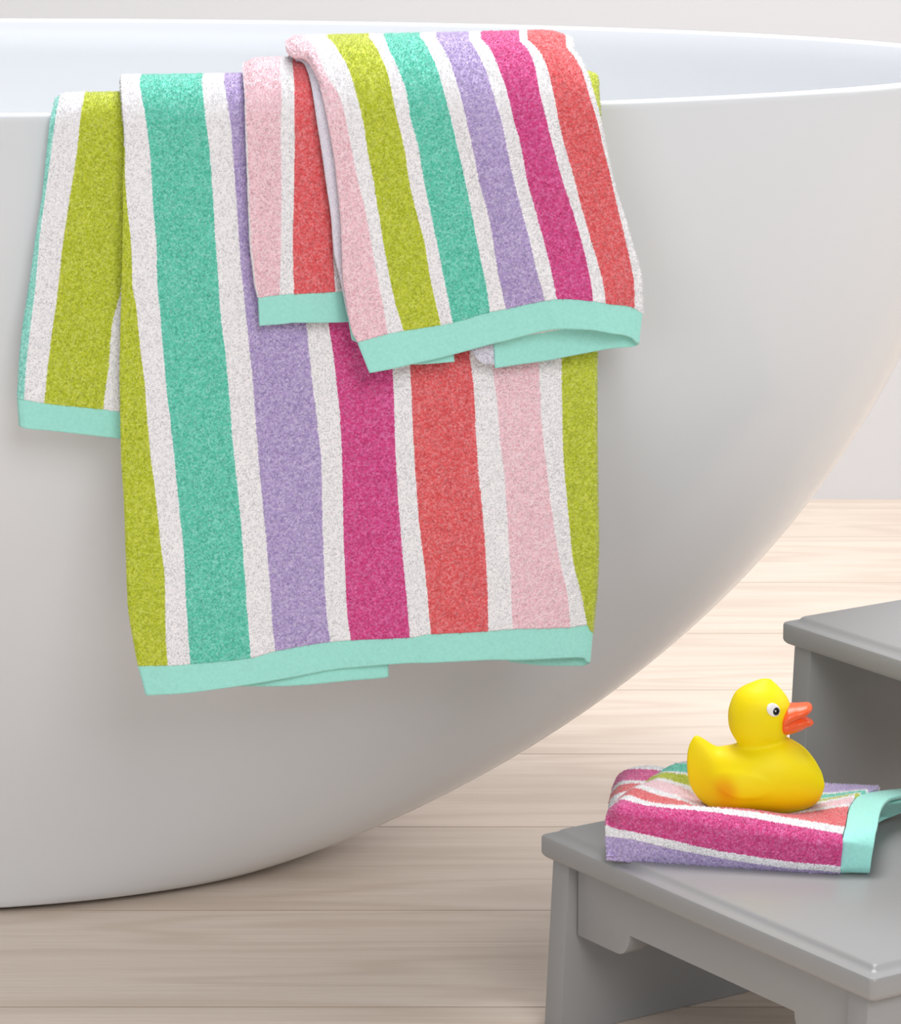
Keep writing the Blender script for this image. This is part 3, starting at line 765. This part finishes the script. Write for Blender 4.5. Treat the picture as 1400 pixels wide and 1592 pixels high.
SP = 2.5 / F * .994
def dx(px): return (px - 1172) * SP
def dz(py): return (1254.5 - py) * SP * 1.06
def section_loft(secs, n=40, e=2.2):
    """secs: list of (centre x, centre z, half across-plane normal length, half width, tilt) rings"""
    rings = []
    for (x, z, h, w, ang) in secs:
        r = []
        ca, sa = math.cos(ang), math.sin(ang)
        for k in range(n):
            t = 2 * math.pi * k / n; c, s = math.cos(t), math.sin(t)
            u = h * math.copysign(abs(s) ** (2 / e), s); v = w * math.copysign(abs(c) ** (2 / e), c)
            r.append((x - u * sa, v, z + u * ca))
        rings.append(r)
    return loft(rings)
# trunk from top and bottom outlines of the side view
top = [(1065.2, 1186), (1066, 1170), (1071, 1153), (1079, 1143.5), (1090, 1148.5), (1103, 1157), (1114, 1162.5), (1133, 1161), (1151, 1156), (1170, 1148), (1195, 1143), (1215, 1146), (1233, 1154), (1250, 1165), (1266.6, 1184), (1278, 1203)]
bot = [(1065.2, 1190), (1068, 1213), (1077, 1232), (1092, 1248), (1110, 1257), (1151, 1262), (1207, 1263), (1235, 1260), (1263, 1250), (1274, 1238), (1279, 1218)]
xs_ = np.concatenate([[1065.6, 1066.4, 1068, 1071, 1075, 1079, 1084], np.arange(1090, 1262, 6), [1264, 1268, 1271.5, 1274.5, 1277, 1278.4, 1279.2]])
tx, ty = zip(*sorted(top)); bx_, by_ = zip(*sorted(bot))
secs = []
for x in xs_:
    zt_ = float(pchip(tx, ty, np.array([min(x, 1278)]))[0]); zb_ = float(pchip(bx_, by_, np.array([x]))[0])
    if x > 1278: zt_ = 1203 + (x - 1278) * 8
    f = (x - 1065) / 215
    wid = 62 * (max(0, 1 - ((f - .54) / .56) ** 2)) ** .62 * (.40 + .60 * sm(.0, .38, f))
    secs.append((dx(x), (dz(zt_) + dz(zb_)) / 2, (dz(zt_) - dz(zb_)) / 2, max(wid, 2.) * SP, 0.))
Vd, Fd = section_loft(secs, 44, 2.15)
# head and neck: slices stacked upward
hd = [(1176, 1160, 30, 30), (1177, 1154, 33, 31), (1178, 1148, 38, 34), (1178, 1142, 42, 37.5), (1177.5, 1134, 45.5, 41), (1177, 1125, 47.3, 43), (1177, 1115, 48, 44), (1177, 1105, 47.6, 43.5),
      (1178, 1095, 46, 42), (1177.5, 1086, 42, 38.5), (1177, 1078, 37, 33), (1178, 1071, 29.5, 26), (1181.5, 1064.5, 19.5, 16), (1184, 1060, 11.5, 9), (1187, 1057, 6.5, 4.5)]
HY = -.0015
rings = []
for cx, cy, hx, hy in hd:
    rings.append([(dx(cx) + (hx + .9) * SP * math.cos(2 * math.pi * k / 44), HY + hy * SP * math.sin(2 * math.pi * k / 44), dz(cy)) for k in range(44)])
Vh_, Fh_ = loft(rings)
bm = bmesh.new()
for V, Fs in ((Vd, Fd), (Vh_, Fh_)):
    vs = [bm.verts.new(v) for v in V]
    for f_ in Fs: bm.faces.new([vs[i] for i in f_])
# gentle raised wings on both flanks
bmesh.ops.recalc_face_normals(bm, faces=bm.faces)
me = bpy.data.meshes.new('duck_tmp'); bm.to_mesh(me); bm.free()
tmp = bpy.data.objects.new('tmp', me); COL.objects.link(tmp)
md = tmp.modifiers.new('r', 'REMESH'); md.mode = 'VOXEL'; md.voxel_size = .0010
md = tmp.modifiers.new('s', 'SMOOTH'); md.factor = .5; md.iterations = 9
dg = bpy.context.evaluated_depsgraph_get()
me2_ = bpy.data.meshes.new_from_object(tmp.evaluated_get(dg)); me2_.name = 'body'
bpy.data.objects.remove(tmp)
# wing relief
co = np.zeros(len(me2_.vertices) * 3, np.float32); me2_.vertices.foreach_get('co', co); co = co.reshape(-1, 3)
no = np.zeros(len(me2_.vertices) * 3, np.float32); me2_.vertices.foreach_get('normal', no); no = no.reshape(-1, 3)
wx, wz = (co[:, 0] - dx(1148)) / (52 * SP), (co[:, 2] - dz(1206)) / (24 * SP)
rr_ = np.sqrt(wx ** 2 + (wz - .25 * wx ** 2 * np.sign(-wx)) ** 2)
lift = (1 - sm(.72, 1.08, rr_)) * .0006 * (np.abs(no[:, 1]) > .25)
co += no * lift[:, None]
me2_.vertices.foreach_set('co', co.ravel()); me2_.update()
DK = link('body', me2_, M_DUCK, duck, world=False)
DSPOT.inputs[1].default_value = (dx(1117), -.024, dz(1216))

def surf_y(x, z):
    """front (camera side) surface depth of the duck's skin at x,z"""
    d2 = (co[:, 0] - x) ** 2 + (co[:, 2] - z) ** 2
    m = d2 < (.0016 ** 2)
    return float(co[m, 1].min()) if m.any() else 0.
# beak: upper and lower lip, spread open
def beak(up):
    if up:
        st = [(1208, 1117, 12, 25), (1213, 1114, 16, 31), (1219, 1110, 16.5, 32), (1227, 1107, 14, 29), (1235, 1105, 12, 26), (1243, 1103, 10.5, 24), (1250, 1101, 9, 21), (1255, 1099.5, 7, 16), (1258.5, 1099.5, 3.5, 9)]
    else:
        st = [(1208, 1124, 12, 25), (1213, 1127, 13, 30), (1219, 1128, 13, 30), (1227, 1127, 12.5, 26), (1235, 1125.5, 12, 23), (1243, 1123.5, 11, 20.5), (1251, 1122, 8, 17), (1257, 1123, 5.5, 12), (1261, 1123, 2.5, 6)]
    rings = []
    for cx, cy, hz, hy in st:
        r = []
        for k in range(32):
            t = 2 * math.pi * k / 32
            y = hy * math.cos(t); z = hz * math.sin(t)
            # lips curl: sides of the upper one sweep down, of the lower one up
            z += (-1 if up else 1) * (y / hy) ** 2 * hz * .2
            r.append((dx(cx), HY + (y - 4) * SP, dz(cy) + z * SP))
        rings.append(r)
    return loft(rings)
bm = bmesh.new()
for V, Fs in (beak(True), beak(False)):
    vs = [bm.verts.new(v) for v in V]
    for f_ in Fs: bm.faces.new([vs[i] for i in f_])
bmesh.ops.recalc_face_normals(bm, faces=bm.faces)
me = bpy.data.meshes.new('bk'); bm.to_mesh(me); bm.free()
tmp = bpy.data.objects.new('tmp', me); COL.objects.link(tmp)
md = tmp.modifiers.new('r', 'REMESH'); md.mode = 'VOXEL'; md.voxel_size = .00055
md = tmp.modifiers.new('s', 'SMOOTH'); md.factor = .5; md.iterations = 4
dg = bpy.context.evaluated_depsgraph_get(); bme = bpy.data.meshes.new_from_object(tmp.evaluated_get(dg)); bme.name = 'beak'
bpy.data.objects.remove(tmp)
link('beak', bme, M_BEAK, duck, world=False)
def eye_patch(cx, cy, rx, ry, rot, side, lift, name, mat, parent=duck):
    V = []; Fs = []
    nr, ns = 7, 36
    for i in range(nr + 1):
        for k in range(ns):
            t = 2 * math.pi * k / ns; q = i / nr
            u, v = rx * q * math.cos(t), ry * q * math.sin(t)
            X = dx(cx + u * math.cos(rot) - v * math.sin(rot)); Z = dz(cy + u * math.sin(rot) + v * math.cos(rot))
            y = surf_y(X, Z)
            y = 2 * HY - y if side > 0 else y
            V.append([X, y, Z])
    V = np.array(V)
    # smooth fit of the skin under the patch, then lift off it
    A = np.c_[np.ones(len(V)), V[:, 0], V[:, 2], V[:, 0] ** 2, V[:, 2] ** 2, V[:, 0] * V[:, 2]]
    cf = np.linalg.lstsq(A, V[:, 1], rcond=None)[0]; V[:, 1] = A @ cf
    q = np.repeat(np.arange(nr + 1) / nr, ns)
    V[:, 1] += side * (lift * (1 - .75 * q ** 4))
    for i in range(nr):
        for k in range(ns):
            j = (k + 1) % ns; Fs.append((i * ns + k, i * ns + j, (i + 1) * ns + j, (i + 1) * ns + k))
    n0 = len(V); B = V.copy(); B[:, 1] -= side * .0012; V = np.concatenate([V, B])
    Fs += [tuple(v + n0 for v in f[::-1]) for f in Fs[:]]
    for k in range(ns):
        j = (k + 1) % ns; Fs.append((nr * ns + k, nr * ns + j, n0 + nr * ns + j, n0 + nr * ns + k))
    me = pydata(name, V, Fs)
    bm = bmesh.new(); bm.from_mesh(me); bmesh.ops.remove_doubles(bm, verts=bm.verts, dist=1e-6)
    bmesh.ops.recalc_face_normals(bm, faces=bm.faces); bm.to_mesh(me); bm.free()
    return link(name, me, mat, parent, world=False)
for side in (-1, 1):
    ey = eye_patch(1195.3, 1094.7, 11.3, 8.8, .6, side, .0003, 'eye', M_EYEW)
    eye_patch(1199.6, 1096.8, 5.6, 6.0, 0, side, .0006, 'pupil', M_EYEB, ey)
    eye_patch(1198.6, 1096.0, 1.5, 1.6, 0, side, .0008, 'painted_glint', M_EYEW, ey)  # catchlight painted as a white dot on the pupil

# ------------------------------------------------------------------ light
def area(name, loc, target, size, power, col=(1, 1, 1), sy=None):
    ld = bpy.data.lights.new(name, 'AREA'); ld.energy = power; ld.color = col
    ld.shape = 'RECTANGLE'; ld.size = size; ld.size_y = sy or size
    o = bpy.data.objects.new(name, ld); COL.objects.link(o); o.location = loc
    o.rotation_euler = (Vector(target) - Vector(loc)).to_track_quat('-Z', 'Y').to_euler()
    return o
area('window_light', (3.1, 2.7, 1.7), (.3, 2.8, .3), 1.8, 28, (1, 1, 1))
area('top_fill', (.1, 2.95, 2.55), (0, 2.8, .4), 1.2, 50, (1, 1, 1))  # added top light, unseen, brightens the tub interior and towel crests
area('front_fill', (1.2, -1.5, 2.9), (0, 2.6, .3), 2.0, 76, (.98, .992, 1))  # added overhead front softbox, unseen, lifts the towel fronts
area('side_fill', (-3.0, .2, 1.9), (.2, 2.3, .1), 1.6, 3, (.95, .98, 1))  # added fill from the left, unseen, for the stool apron and tub
area('low_fill', (-1.7, -1.5, 1.0), (.1, 2.6, .2), 1.6, 26, (.86, .94, 1))  # added low cool fill, unseen, lifts the tub underside and apron
w = bpy.data.worlds.new('world'); SC.world = w; w.use_nodes = True
w.node_tree.nodes['Background'].inputs[0].default_value = (.97, .985, 1, 1)
w.node_tree.nodes['Background'].inputs[1].default_value = .25

vs_ = SC.view_settings
vs_.view_transform = 'Standard'; vs_.look = 'None'; vs_.gamma = 1; vs_.use_curve_mapping = False
vs_.exposure = 0.14
